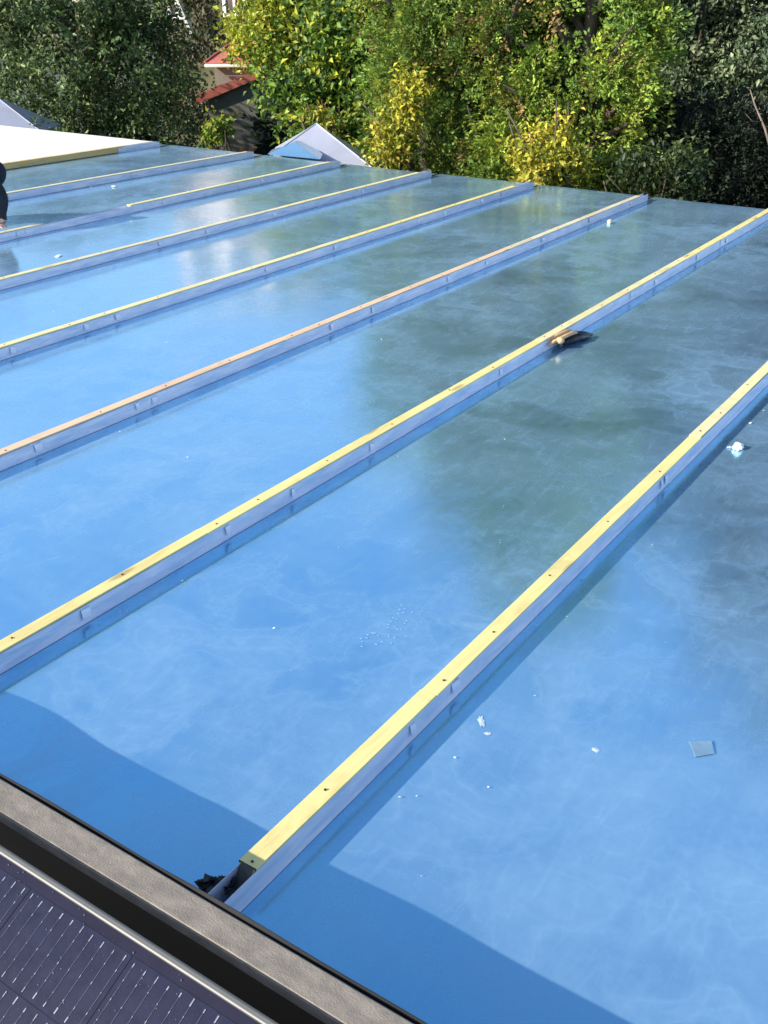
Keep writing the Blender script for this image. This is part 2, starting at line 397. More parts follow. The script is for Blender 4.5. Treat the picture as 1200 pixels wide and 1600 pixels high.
# walls of the building below the roof
bw = empty('building', (-4.5, 4, -6.5), 'rendered building that carries the blue metal roof', 'building')
b = MB(); b.box((-5.6, 4.9, -3.4), (16.6, 8.0, 6.3)); adopt(b.build('wall', M_WALL), bw)

# ------------------------------------------------------------------ the raised edge the photographer stands behind
par = empty('parapet', (-1, .9, 0), 'low parapet capped with a weathered grey board beside the solar panel', 'parapet')
ST = 0.182
sO = 0.637 * (CAM_Z - ST); sI = 0.592 * (CAM_Z - ST)
b = MB(); nsg = 60
for j in range(nsg + 1):
    x = -4.2 + 6.6 * j / nsg
    wo_ = 0.0018 * mnoise.noise(Vector((x * 2.1, 1, 0))); wi_ = 0.004 * mnoise.noise(Vector((x * 1.6, 5, 0)))
    zt = ST + .0012 * mnoise.noise(Vector((x * 1.4, 8, 0)))
    b.v += [(x, sI + wi_, zt - .024), (x, sO + wo_, zt - .024), (x, sO + wo_ + .0008, zt - .003), (x, sO + wo_ - .003, zt), (x, sI + wi_ + .004, zt + .002), (x, sI + wi_, zt - .003)]
for j in range(nsg):
    for q in range(6): b.f.append((j * 6 + q, j * 6 + (q + 1) % 6, (j + 1) * 6 + (q + 1) % 6, (j + 1) * 6 + q)); b.mi.append(0)
adopt(b.build('coping_board', M_FELT), par)
b = MB(); b.box((-.9, (sI + sO) / 2 - .004, ST / 2 - .373), (6.6, .034, ST + .696)); adopt(b.build('parapet_wall', M_BLACK), par)
# curling black membrane along the far side of the board
b = MB(); nsg = 220
for j in range(nsg + 1):
    x = -3.2 + 4.6 * j / nsg
    up = 0.004 + 0.010 * max(0, mnoise.noise(Vector((x * 2.6, 3, 7))) + .08)
    y = sO + .004 + 0.004 * mnoise.noise(Vector((x * 2.5, 3, 0)))
    b.v += [(x, y, ST - .05), (x, y + .003, ST - .012), (x, y + .0035 + up * .5, ST - .006 + up), (x, y + .005 + up * .5, ST - .0065 + up), (x, y + .0045, ST - .05)]
for j in range(nsg):
    for q in range(4): b.f.append((j * 5 + q, j * 5 + q + 1, (j + 1) * 5 + q + 1, (j + 1) * 5 + q)); b.mi.append(0)
adopt(b.build('membrane_flap', M_BLACK), par)
# lower roof under the panel
b = MB(); b.box((-.9, -1.1, -.62), (6.6, 3.9, .06)); adopt(b.build('membrane_roof', M_BLACK), par)

# ------------------------------------------------------------------ solar panel
PT = 0.232
k_ = CAM_Z - PT
def cell_mat():
    m, t, o = new_mat('solar_cell_silicon')
    p = N(t, 'ShaderNodeBsdfPrincipled', i_Roughness=0.35)
    v = coord(t)
    t.links.new(ramp(t, noise(t, v, 30, 6, .7, .5), [(0.3, (0.007, 0.008, 0.022)), (0.7, (0.018, 0.018, 0.042))]), p.inputs['Base Color'])
    p.inputs['Specular IOR Level'].default_value = 0.25; p.inputs['Coat Weight'].default_value = 0.25; p.inputs['Coat Roughness'].default_value = 0.06
    t.links.new(p.outputs[0], o.inputs[0]); return m
M_CELL = cell_mat()
M_BACK = simple('dark_backsheet', (0.014, 0.013, 0.032), rough=0.4, var=0.2, spec=0.2)
M_BUS = simple('busbar_silver', (0.10, 0.10, 0.15), rough=0.45, metal=0.3, var=0.3, nscale=90)
M_PAD = simple('solder_pad_white', (0.26, 0.26, 0.32), rough=0.5, metal=0.2, var=0.2, nscale=120)
M_FRAME = simple('anodised_frame', (0.10, 0.10, 0.10), rough=0.5, metal=0.3, var=0.08, nscale=10)
pan_y1 = 0.555 * k_; pan_y0 = pan_y1 - 1.16; pan_x0, pan_x1 = -2.3, -0.05
sp = empty('solar_panel', (-1.2, pan_y1, PT), 'dark solar panel with fine silver busbars and a grey metal frame beside the parapet', 'solar panel')
def frame_bar(x0, x1, y0, y1):
    b = MB(); b.box(((x0 + x1) / 2, (y0 + y1) / 2, PT - .018), (x1 - x0, y1 - y0, .036)); return adopt(b.build('frame_bar', M_FRAME, bevel=.004), sp)
fw = 0.014
frame_bar(pan_x0, pan_x1, pan_y1 - fw, pan_y1); frame_bar(pan_x0, pan_x1, pan_y0, pan_y0 + fw)
frame_bar(pan_x0, pan_x0 + fw, pan_y0 + fw + .001, pan_y1 - fw - .001); frame_bar(pan_x1 - fw, pan_x1, pan_y0 + fw + .001, pan_y1 - fw - .001)
b = MB(); b.box(((pan_x0 + pan_x1) / 2, (pan_y0 + pan_y1) / 2, PT - .012), (pan_x1 - pan_x0 - 2 * fw + .002, pan_y1 - pan_y0 - 2 * fw + .002, .008)); adopt(b.build('backsheet', M_BACK), sp)
zc = PT - .0075
bs = 0.0183 * k_                    # busbar pitch
cl = 0.142; gap_y = .002; cw = bs * 9 + 0.020; gap_x = .0025
r1 = 0.522 * k_ + .004              # y of the first row's outer solder pads
xg = -1.025                    # gap between two columns of cells
ytop = pan_y1 - .033
cell_me = None
for cx_ in range(-4, 3):
    x0 = xg + cx_ * (cw + gap_x) + gap_x / 2; x1 = x0 + cw
    if x0 < pan_x0 + .03 or x1 > pan_x1 - .03: continue
    for ry in range(7):
        y1 = ytop - ry * (cl + gap_y); y0 = y1 - cl
        if y0 < pan_y0 + .03: continue
        if cell_me is None:
            b = MB(); c_ = .002
            P2 = [(-cw / 2 + c_, -cl / 2), (cw / 2 - c_, -cl / 2), (cw / 2, -cl / 2 + c_), (cw / 2, cl / 2 - c_), (cw / 2 - c_, cl / 2), (-cw / 2 + c_, cl / 2), (-cw / 2, cl / 2 - c_), (-cw / 2, -cl / 2 + c_)]
            b.add([(x, y, z) for z in (0, .0003) for x, y in P2], [tuple(range(8, 16))] + [(q, (q + 1) % 8, 8 + (q + 1) % 8, 8 + q) for q in range(8)])
            o = b.build('solar_cell', M_CELL); cell_me = o.data
        else: o = bpy.data.objects.new('solar_cell', cell_me); C.objects.link(o)
        o.location = ((x0 + x1) / 2, (y0 + y1) / 2, zc); adopt(o, sp)
        bb = MB()
        for q in range(10):
            xx = -cw / 2 + .010 + q * bs
            bb.box((xx, 0, .00085), (.0009, cl - .012, .0005), 0)
            for yy, hh in ((cl / 2 - .011, .011), (-cl / 2 + .010, .009)):
                bb.box((xx + rng.uniform(-.0004, .0004), yy + rng.uniform(-.002, .002), .0011), (.0022 * rng.uniform(.7, 1.2), hh * rng.uniform(.5, 1.2), .0005), 1)
            for yy in (-.26, 0, .25):
                bb.box((xx, cl * yy + rng.uniform(-.004, .004), .0010), (.0013, .003 * rng.uniform(.5, 1.6), .0005), 1)
        bo = bb.build('busbars', [M_BUS, M_PAD]); bo.parent = o
# grit lying on the glass
b = MB()
for _ in range(700):
    x = rng.uniform(-1.75, -.62); y = rng.uniform(.45, pan_y1 - .012); s_ = abs(rng.normal(0, .0007)) + .0003
    b.add([(x - s_, y, zc + .0009), (x, y - s_ * rng.uniform(.5, 1.4), zc + .0009), (x + s_, y, zc + .0009), (x, y + s_, zc + .0009), (x, y, zc + .0009 + s_)], [(0, 1, 4), (1, 2, 4), (2, 3, 4), (3, 0, 4)])
go = b.build('grit', M_PAD); tag(go, 'pale grit scattered over the solar panel glass', 'grit', kind='stuff')
# the panel leans back from its upper edge towards the sun
sp.rotation_euler.x = R(25)
pv = Vector((-1.2, pan_y1, PT)); go.matrix_world = Matrix.Translation(pv) @ Matrix.Rotation(R(25), 4, 'X') @ Matrix.Translation(-pv)

# ------------------------------------------------------------------ things lying on the roof
# tongs against the second batten
tp = pz(880, 541, 0); tg = empty('hand_tongs', (tp.x, tp.y, 0), 'black hand tongs with tan handles lying against a yellow batten', 'tongs')
ax = Vector((0.10, 1, 0)).normalized(); sx = Vector((ax.y, -ax.x, 0))
def tl(a, s_, z): return tp + ax * a + sx * s_ + Vector((0, 0, z))
b = MB(); b.tube([tl(-.02, -.012, .030), tl(.06, -.010, .034), tl(.11, .004, .030), tl(.17, .022, .022), tl(.235, .035, .012)], [.018, .026, .026, .020, .006], 8)
b.tube([tl(-.02, .012, .026), tl(.05, .018, .026), tl(.11, .024, .024), tl(.19, .040, .014)], [.014, .02, .02, .010], 8); adopt(b.build('jaw', M_TOOL, smooth=True), tg)
b = MB(); b.tube([tl(-.12, -.055, .022), tl(-.05, -.05, .024), tl(.03, -.04, .026)], [.012, .018, .016], 8); adopt(b.build('grip_sleeve', M_TOOL, smooth=True), tg)
for s0, s1, z in ((-.030, -.022, .050), (.004, .012, .048)):
    b = MB(); b.tube([tl(-.125, s0 - .02, z - .018), tl(-.09, s0 - .012, z - .006), tl(-.02, s0, z + .004), tl(.06, s1, z + .01), tl(.10, s1 + .004, z + .004)], [.006, .010, .011, .011, .007], 8); adopt(b.build('handle', M_TAN, smooth=True), tg)
b = MB(); b.tube([tl(-.06, .012, .030), tl(-.055, .012, .045), tl(-.05, .012, .058), tl(-.048, .012, .062)], [.012, .022, .018, .004], 10); adopt(b.build('knob', M_TAN, smooth=True), tg)

def crumple(name, center, r, mat, label, cat, seed, flat=.6):
    bm = bmesh.new(); bmesh.ops.create_icosphere(bm, subdivisions=3, radius=1)
    for v_ in bm.verts:
        p = v_.co.copy(); k = 1 + .55 * mnoise.noise(p * 1.6 + Vector((seed, 0, 0))) + .35 * mnoise.noise(p * 4 + Vector((0, seed, 0)))
        v_.co = Vector((p.x * k * r, p.y * k * r * .75, max(-r * flat * .6, p.z * k * r * flat)))
    zmin = min(v_.co.z for v_ in bm.verts)
    for v_ in bm.verts: v_.co.z -= zmin
    me = bpy.data.meshes.new(name); bm.to_mesh(me); bm.free(); me.materials.append(mat)
    o = bpy.data.objects.new(name, me); C.objects.link(o); o.location = center + Vector((0, 0, .001)); o.rotation_euler.z = seed
    return tag(o, label, cat)
crumple('paper_scrap', pz(1153, 702, 0), .021, M_PAPER, 'crumpled off-white scrap of paper on the sheet right of the nearest batten', 'paper', 1.3, .8)
crumple('paper_scrap', pz(1140, 700, 0), .010, M_LIME, 'tiny grey-white scrap beside the crumpled paper', 'paper', 4.1, .4)
crumple('wood_scrap', pz(952, 349, 0), .022, M_WC, 'small round pale yellow wood scrap near the far end of the peach batten', 'wood scrap', 2.2, .8)
crumple('film_flake', pz(178, 292, 0), .022, M_PAPER, 'small white flake on the blue sheet in front of the long cream batten', 'flake', 3.2, .3)
crumple('film_flake', pz(92, 401, 0), .026, M_PAPER, 'elongated white flake on the blue sheet beside the batten with a missing length', 'flake', 5.2, .25)
# thin metal offcut
c = pz(1097, 1171, 0.0); b = MB()
q = [pz(1076, 1158, .006), pz(1112, 1157, .006), pz(1117, 1177, .004), pz(1086, 1182, .004)]
b.hexa([q[0] - Vector((0, 0, .002)), q[1] - Vector((0, 0, .002)), q[3] - Vector((0, 0, .002)), q[2] - Vector((0, 0, .002)), q[0], q[1], q[3], q[2]])
tag(b.build('metal_offcut', simple('grey_offcut', (0.24, 0.40, 0.56), rough=.35, metal=.2), bevel=.001), 'small square grey metal offcut lying flat on the blue sheet', 'offcut')
def splash(u, v, r, ang, st_, label, n=26):
    c = pz(u, v, .0); b = MB(); b.v.append((c.x, c.y, c.z + .0028)); rn = random.Random(u)
    for k in range(n):
        a = 2 * math.pi * k / n; rr = r * (.55 + .6 * abs(mnoise.noise(Vector((math.cos(a) * 1.8, math.sin(a) * 1.8, u)))) + rn.uniform(0, .22))
        x, y = math.cos(a) * rr * st_, math.sin(a) * rr
        b.v.append((c.x + x * math.cos(ang) - y * math.sin(ang), c.y + x * math.sin(ang) + y * math.cos(ang), .0018))
    b.f = [(0, k + 1, (k + 1) % n + 1) for k in range(n)]; b.mi = [0] * n
    return tag(b.build('bird_dropping', M_LIME), label, 'dropping')
splash(752, 1128, .010, 2.2, 2.6, 'pale streaked splash on the sheet right of the nearest batten')
splash(762, 1147, .008, .6, 1.5, 'small pale splash joined to the longer streak beside the nearest batten')
splash(930, 1172, .010, .2, 1.2, 'faint pale splash between the grey offcut and the nearest batten')
# dotted boot print in the dust
b = MB(); c0 = pz(604, 985, 0); 
for k in range(11):
    for q_ in range(5):
        if rng.random() < .35: continue
        a = c0 + Vector((.017 * (q_ - 2) + .022 * math.sin(k * .35) + rng.normal(0, .006), .021 * (k - 5) * -1 + .012 * abs(q_ - 2) + rng.normal(0, .006), .0016)); sx_, sy_ = rng.uniform(.0030, .0062), rng.uniform(.0016, .0034)
        b.add([a + Vector((-sx_, 0, 0)), a + Vector((0, -sy_, 0)), a + Vector((sx_, .001, 0)), a + Vector((.001, sy_, 0)), a + Vector((0, 0, .0008))], [(0, 1, 4), (1, 2, 4), (2, 3, 4), (3, 0, 4)])
tag(b.build('boot_print', simple('pale_boot_dust', (.24, .42, .62), rough=.6, var=.1, nscale=50)), 'pale dotted boot print on the blue sheet between the two nearest battens', 'boot print', kind='stuff')
# sawdust and chips
b = MB()
for k in range(300):
    if k < 140: i = rng.integers(0, 7); y = rng.uniform(1.4, 8.6); x = bx(i, y) + HALF_B + .02 + abs(rng.normal(0, .10))
    else: x = rng.uniform(-8.8, .2); y = rng.uniform(1.2, 8.8)
    s_ = .0014 + abs(rng.normal(0, .0014)); a = rng.uniform(0, 6.28); e = rng.uniform(.3, 1.0)
    dx, dy = math.cos(a) * s_, math.sin(a) * s_; z = .0045
    b.add([(x - dx, y - dy, z), (x + dy * e, y - dx * e, z), (x + dx, y + dy, z + s_ * .4), (x - dy * e, y + dx * e, z + s_ * .5)], [(0, 1, 2, 3)])
tag(b.build('sawdust', M_CHIP), 'pale sawdust and wood chips scattered over the blue sheets', 'sawdust', kind='stuff')

# ------------------------------------------------------------------ foliage
def leaf_mat(name, rough=0.45, trans=0.35, spec=0.5):
    m, t, o = new_mat(name)
    at = t.nodes.new('ShaderNodeAttribute'); at.attribute_name = 'leaf'
    geo = t.nodes.new('ShaderNodeNewGeometry')
    hsv = t.nodes.new('ShaderNodeHueSaturation')
    t.links.new(at.outputs['Color'], hsv.inputs['Color'])
    t.links.new(ramp(t, geo.outputs['Random Per Island'], [(0, 0.6), (1, 1.35)]), hsv.inputs['Value'])
    p = N(t, 'ShaderNodeBsdfPrincipled', i_Roughness=rough); p.inputs['Specular IOR Level'].default_value = spec
    tr = t.nodes.new('ShaderNodeBsdfTranslucent')
    t.links.new(hsv.outputs[0], p.inputs['Base Color']); t.links.new(hsv.outputs[0], tr.inputs['Color'])
    mx = t.nodes.new('ShaderNodeMixShader'); mx.inputs[0].default_value = trans
    t.links.new(p.outputs[0], mx.inputs[1]); t.links.new(tr.outputs[0], mx.inputs[2]); t.links.new(mx.outputs[0], o.inputs[0]); return m
M_LGLOSS = leaf_mat('glossy_leaf', .42, .25, .35)
M_LSOFT = leaf_mat('soft_leaf', .5, .38, .4)
M_LCON = leaf_mat('conifer_spray', .6, .25, .3)
M_BARK = simple('bark', (0.10, 0.075, 0.055), rough=.95, var=.3, nscale=6, stretch=(4, 4, 1), bump=.6, bscale=18)

def leaf_mesh(name, pos, axis, nrm, length, width, col, mat, fold=.25):
    """one kite-shaped folded leaf of two triangles for every row"""
    n = len(pos)
    axis = axis / np.linalg.norm(axis, axis=1, keepdims=True)
    side = np.cross(axis, nrm); side /= (np.linalg.norm(side, axis=1, keepdims=True) + 1e-9)
    up = np.cross(side, axis)
    L = length[:, None]; W = width[:, None]
    base = pos; tip = pos + axis * L - up * L * .12
    mid = pos + axis * L * .45 + up * W * fold
    l = mid - side * W * .5; r = mid + side * W * .5
    V = np.stack([base, r, tip, l], 1).reshape(-1, 3)
    i0 = np.arange(n) * 4
    T = np.stack([i0, i0 + 1, i0 + 2, i0, i0 + 2, i0 + 3], 1).reshape(-1)
    me = bpy.data.meshes.new(name)
    me.vertices.add(n * 4); me.vertices.foreach_set('co', V.astype(np.float32).ravel())
    me.loops.add(n * 6); me.loops.foreach_set('vertex_index', T.astype(np.int32))
    me.polygons.add(n * 2); me.polygons.foreach_set('loop_start', np.arange(0, n * 6, 3, dtype=np.int32)); me.polygons.foreach_set('loop_total', np.full(n * 2, 3, np.int32))
    me.update(calc_edges=True)
    a = me.attributes.new('leaf', 'FLOAT_COLOR', 'POINT')
    cc = np.concatenate([np.clip(col, 0.002, 1), np.ones((n, 1))], 1).repeat(4, 0)
    a.data.foreach_set('color', cc.astype(np.float32).ravel())
    me.materials.append(mat)
    o = bpy.data.objects.new(name, me); C.objects.link(o); return o

def unit(a): return a / (np.linalg.norm(a, axis=1, keepdims=True) + 1e-9)
def broadleaf(lobes, n_cl, n_lf, size, cols, weights, cl_r=.16, shell=.5, seed=0, gap=-.5, gapf=4.5):
    """lobes: (centre, radii). Leaves gather in tufts on twigs through each lobe's outer volume."""
    g = np.random.default_rng(seed)
    vol = np.array([np.prod(np.array(r)) ** (2 / 3) for _, r in lobes]); vol /= vol.sum()
    k = g.choice(len(lobes), n_cl, p=vol)
    c = np.array([tuple(l[0]) for l in lobes])[k]; r = np.array([tuple(l[1]) for l in lobes])[k]
    d = unit(g.normal(size=(n_cl, 3)))
    rad = (shell ** 3 + (1 - shell ** 3) * g.random(n_cl)) ** (1 / 3) * g.uniform(.86, 1.10, n_cl)
    wob = 1 + .16 * np.sin(d[:, 0] * 7 + k) + .13 * np.sin(d[:, 2] * 9 + d[:, 1] * 5 + 2 * k)
    cp = c + d * r * (rad * wob)[:, None]
    keep = clumpy(cp, seed + 5, gapf) > gap
    cp, d = cp[keep], d[keep]; n_cl = len(cp)
    hue = g.choice(len(cols), n_cl, p=np.array(weights) / np.sum(weights))
    cb = np.array(cols)[hue] * g.uniform(.7, 1.3, (n_cl, 1))
    tw = unit(d + g.normal(size=(n_cl, 3)) * .6 + np.array([0, 0, .25]))
    m = n_cl * n_lf
    P = cp.repeat(n_lf, 0) + g.normal(size=(m, 3)) * cl_r * np.array([1, 1, .8]) * .55 + tw.repeat(n_lf, 0) * g.uniform(-1, 1, (m, 1)) * cl_r
    ax_ = unit(tw.repeat(n_lf, 0) * .7 + g.normal(size=(m, 3)) * .8 + np.array([0, 0, -.15]))
    nr = unit(d.repeat(n_lf, 0) * .6 + np.array([0, 0, .7]) + g.normal(size=(m, 3)) * .55)
    ln = size * g.uniform(.6, 1.3, m)
    return P, ax_, nr, ln, ln * g.uniform(.45, .62, m), cb.repeat(n_lf, 0)
def clumpy(P, seed, f):
    """a smooth lumpy field in about -1..1 that opens gaps and gathers clumps"""
    g = np.random.default_rng(seed); out = np.zeros(len(P))
    for k in range(7):
        d = unit(g.normal(size=(1, 3)))[0] * f * g.uniform(.6, 1.7); out += np.sin(P @ d + g.uniform(0, 6.28))
    return out / 2.6
def conifer(base, top, r0, r1, n_pl, seed, cols, weights, zlo=None, zhi=None, size=.05, n_sp=7, n_lf=16, spray=.2, plume=.42):
    """scale-leaved conifer: upright plumes of flat fan-shaped sprays set on an irregular cone"""
    g = np.random.default_rng(seed)
    zlo = base[2] if zlo is None else zlo; zhi = top if zhi is None else zhi
    z = g.uniform(zlo, zhi, n_pl); f = (z - base[2]) / (top - base[2])
    th = g.uniform(0, 2 * np.pi, n_pl)
    R_ = (r0 + (r1 - r0) * f) * (1 + .17 * np.sin(th * 3 + z * 1.9 + seed) + .14 * np.sin(th * 5 - z * 3.1) + .10 * np.sin(z * 7 + th))
    q = np.sqrt(g.uniform(.35, 1.0, n_pl)) * g.uniform(.90, 1.12, n_pl)
    out = np.stack([np.cos(th), np.sin(th), np.zeros(n_pl)], 1)
    cp = np.array([base[0], base[1], 0]) + out * (R_ * q)[:, None]; cp[:, 2] = z
    keep = clumpy(cp * np.array([1, 1, .55]), seed, 4.2) > -.40
    cp, out = cp[keep], out[keep]; n_pl = len(cp)
    pa = unit(out * g.uniform(.15, .7, (n_pl, 1)) + np.array([0, 0, 1.]) + g.normal(size=(n_pl, 3)) * .22)
    pl_len = plume * g.uniform(.55, 1.35, n_pl)
    hue = g.choice(len(cols), n_pl, p=np.array(weights) / np.sum(weights)); cb = np.array(cols)[hue] * g.uniform(.7, 1.3, (n_pl, 1))
    # sprays on each plume
    m1 = n_pl * n_sp; t1 = g.uniform(0, 1, m1)
    PA = pa.repeat(n_sp, 0); O1 = unit(out.repeat(n_sp, 0) * .7 + g.normal(size=(m1, 3)))
    O1 -= PA * np.sum(O1 * PA, 1, keepdims=True); O1 = unit(O1)
    sp = cp.repeat(n_sp, 0) + PA * ((t1 - .4) * pl_len.repeat(n_sp))[:, None] + O1 * (.11 * (1.1 - t1) * g.uniform(.2, 1, m1))[:, None]
    ax0 = unit(PA * g.uniform(.2, 1.0, (m1, 1)) + O1 * g.uniform(.4, 1.0, (m1, 1)) + np.array([0, 0, -.25]))
    pn = unit(np.cross(ax0, PA) + .5 * g.normal(size=(m1, 3))); sd = unit(np.cross(ax0, pn))
    m = m1 * n_lf
    t_ = g.uniform(0, 1, m); s_ = g.uniform(-1, 1, m); L = (spray * g.uniform(.6, 1.3, m1)).repeat(n_lf)
    A = ax0.repeat(n_lf, 0); S = sd.repeat(n_lf, 0)
    P = sp.repeat(n_lf, 0) + A * (t_ * L)[:, None] + S * (s_ * L * .45 * (1 - .7 * t_))[:, None]
    P[:, 2] -= (t_ ** 2) * L * .3; P += g.normal(size=(m, 3)) * .008
    ax_ = unit(A + S * (s_ * .9)[:, None] + g.normal(size=(m, 3)) * .25)
    nr = unit(pn.repeat(n_lf, 0) + g.normal(size=(m, 3)) * .4)
    ln = size * g.uniform(.6, 1.35, m)
    return P, ax_, nr, ln, ln * g.uniform(.40, .60, m), cb.repeat(n_sp * n_lf, 0) * (.8 + .4 * t1.repeat(n_lf))[:, None]
def merge(*a): return [np.concatenate(x) for x in zip(*a)]
GZ = -6.5
def tree(name, base, label, cat, leaves, mat, trunk_top, r, limbs, group=None, seed=1):
    t = empty(name, (base.x, base.y, GZ), label, cat, group)
    b = MB(); rn = random.Random(seed)
    top = Vector((base.x + rn.uniform(-.2, .2), base.y + rn.uniform(-.2, .2), trunk_top))
    foot = Vector((base.x, base.y, GZ - .1)); nn = 7
    pts = [foot.lerp(top, k / nn) + Vector((rn.uniform(-.08, .08), rn.uniform(-.08, .08), 0)) * (0 < k < nn) for k in range(nn + 1)]
    b.tube(pts, [r * (1 - .85 * k / nn) for k in range(nn + 1)], 9)
    for e in limbs:
        e = Vector(e); zz = max(GZ + 1.5, min(trunk_top - .3, e.z - rn.uniform(.5, 1.3)))
        f = (zz - GZ) / (trunk_top - GZ); s_ = foot.lerp(top, f); mid = s_.lerp(e, .5) + Vector((rn.uniform(-.12, .12), rn.uniform(-.12, .12), .12))
        b.tube([s_, mid, e], [r * (1 - .8 * f) * .55, r * .22, .008], 6)
    adopt(b.build('trunk', M_BARK, smooth=True), t)
    o = leaf_mesh('crown', *leaves, mat); adopt(o, t); return t
def lobe_at(u, v, d, rx, rz=None):
    p = pd(u, v, d); return ((p.x, p.y, p.z), (rx, rx, rz or rx))
def limb_ends(lobes, n, seed):
    g = random.Random(seed); out = []
    for k in range(n):
        c, r = lobes[k % len(lobes)]; out.append((c[0] + g.uniform(-.7, .7) * r[0], c[1] + g.uniform(-.7, .7) * r[1], c[2] + g.uniform(-.4, .6) * r[2]))
    return out
DK = [(0.085, 0.135, 0.042), (0.12, 0.175, 0.055), (0.045, 0.080, 0.032), (0.20, 0.24, 0.08)]
LIME = [(0.23, 0.33, 0.04), (0.14, 0.25, 0.04), (0.38, 0.40, 0.04), (0.08, 0.15, 0.03)]
YEL = [(0.52, 0.46, 0.05), (0.40, 0.40, 0.045), (0.55, 0.42, 0.06), (0.20, 0.25, 0.035)]
THU = [(0.19, 0.27, 0.042), (0.12, 0.19, 0.035), (0.28, 0.32, 0.045), (0.21, 0.14, 0.05)]
BLG = [(0.13, 0.18, 0.09), (0.21, 0.26, 0.14), (0.06, 0.10, 0.05)]
SHADE_LEAF = [(0.012, 0.020, 0.014), (0.018, 0.028, 0.017), (0.025, 0.036, 0.022)]  # near-black: the deep shade on these trees is put into the leaf colour

def ld(name, base, lobes, n_cl, n_lf, size, cols, wts, mat, label, cat, group=None, cl_r=.16, shell=.45, tt=None, r=.16, seed=0, extra=None, nl=10, gap=-.4, gapf=4.5):
    lv = broadleaf(lobes, n_cl, n_lf, size, cols, wts, cl_r, shell, seed, gap, gapf)
    if extra is not None: lv = merge(lv, extra)
    zt = tt if tt is not None else max(l[0][2] for l in lobes)
    return tree(name, base, label, cat, lv, mat, zt, r, limb_ends(lobes, nl, seed), group, seed)
G_TREES = 'trees beyond the far roof edge'
# dark glossy evergreens on the left
lb = [lobe_at(40, 60, 17.2, 1.25, .95), lobe_at(150, 90, 16.6, 1.05, 1.0), lobe_at(225, 60, 17.0, .85, .95), lobe_at(100, 190, 16.4, 1.2, .9), lobe_at(250, 190, 16.6, .62, .8),
      lobe_at(60, 10, 17.4, 1.2, .6), lobe_at(190, 10, 17.4, .8, .6), lobe_at(130, 330, 17.0, 1.5, 1.3), lobe_at(120, 600, 17.4, 1.5, 1.8)]
ld('evergreen_tree', pd(130, 100, 17.3), lb, 6200, 16, .080, DK, [4, 4, 2, 1.6], M_LGLOSS, 'dark evergreen tree with small glossy leaves growing beside the red roofed shed', 'tree', G_TREES, cl_r=.13, r=.2, seed=11, nl=16, gap=.0, gapf=4.6, shell=.3)
lb = [lobe_at(-160, 100, 18.6, 1.5, 1.0), lobe_at(-60, 120, 18.2, 1.0, 1.1), lobe_at(-200, 300, 18.6, 1.6, 1.6), lobe_at(-120, 190, 18.6, 1.2, 1.2)]
ld('evergreen_tree', pd(-150, 100, 18.6), lb, 2600, 14, .09, DK, [4, 4, 3, 1], M_LGLOSS, 'dark evergreen tree behind the pale hip beyond the bare cream deck', 'tree', G_TREES, r=.2, seed=12, gap=-.1)
# yellow green maple above the shed
lb = [lobe_at(425, 62, 15.0, .52, .5), lobe_at(470, 30, 15.2, .55, .5), lobe_at(400, 40, 15.1, .36, .35), lobe_at(520, 0, 15.4, .65, .7), lobe_at(470, -50, 15.6, .7, .6), lobe_at(470, 110, 15.2, .4, .4)]
ld('maple_tree', pd(500, 100, 15.6), lb, 2000, 14, .08, LIME + YEL[1:2] + [(0.55, 0.42, 0.06)], [3, 1, 4, .4, 3, 1.5], M_LSOFT, 'bright yellow green tree overhanging the red shed roof', 'tree', G_TREES, cl_r=.12, r=.12, seed=13, gap=-.2, gapf=6)
# green large-leaved shrub in front of it
lb = [lobe_at(480, 165, 14.2, .55, .5), lobe_at(545, 120, 14.3, .62, .6), lobe_at(450, 140, 14.4, .30, .30), lobe_at(560, 215, 13.9, .58, .5), lobe_at(505, 235, 14.0, .5, .4), lobe_at(600, 60, 14.4, .7, .7), lobe_at(540, 50, 14.4, .6, .6), lobe_at(625, 170, 13.7, .5, .6),
      lobe_at(530, 340, 14.1, .9, .9), lobe_at(600, -40, 14.6, .8, .7)]
ld('hazel_shrub', pd(540, 200, 14.3), lb, 2900, 12, .10, LIME + [(0.06, 0.13, 0.05)], [3, 4, 1.2, 3, 2], M_LSOFT, 'broad leaved green shrub behind the pale hip and blue upstand', 'shrub', G_TREES, cl_r=.15, r=.08, seed=14, nl=14, gap=-.15, gapf=5.5)
# yellow bushes
def ybush(name, lobes, n, seed, label, base, size=.068, cols=YEL, wts=(3, 3, 1.5, 3)):
    ld(name, base, lobes, n, 16, size, cols, list(wts), M_LSOFT, label, 'bush', 'yellow leaved bushes along the far roof edge', cl_r=.12, shell=.25, r=.04, seed=seed, nl=12)
ybush('yellow_bush', [lobe_at(632, 165, 12.0, .12, .30), lobe_at(606, 225, 11.9, .20, .22), lobe_at(645, 135, 12.0, .09, .18), lobe_at(615, 320, 12.0, .30, .5)], 260, 21, 'slender yellow leaved bush between the green shrub and the conifers', pd(620, 250, 12.0))
ybush('yellow_bush', [lobe_at(793, 178, 10.9, .06, .20), lobe_at(812, 222, 10.8, .10, .16), lobe_at(868, 195, 10.9, .12, .26), lobe_at(835, 262, 10.6, .20, .14), lobe_at(885, 245, 10.7, .15, .15), lobe_at(880, 150, 11.0, .08, .16), lobe_at(850, 340, 10.8, .4, .5)], 460, 22, 'bright yellow two-pronged bush growing up in front of the conifers', pd(845, 270, 10.8))
ybush('yellow_bush', [lobe_at(492, 168, 13.4, .10, .14), lobe_at(520, 190, 13.4, .08, .10), lobe_at(474, 186, 13.4, .07, .10), lobe_at(500, 320, 13.5, .3, .4)], 90, 23, 'small yellow patch of bush inside the green shrub above the pale hip', pd(500, 220, 13.5))
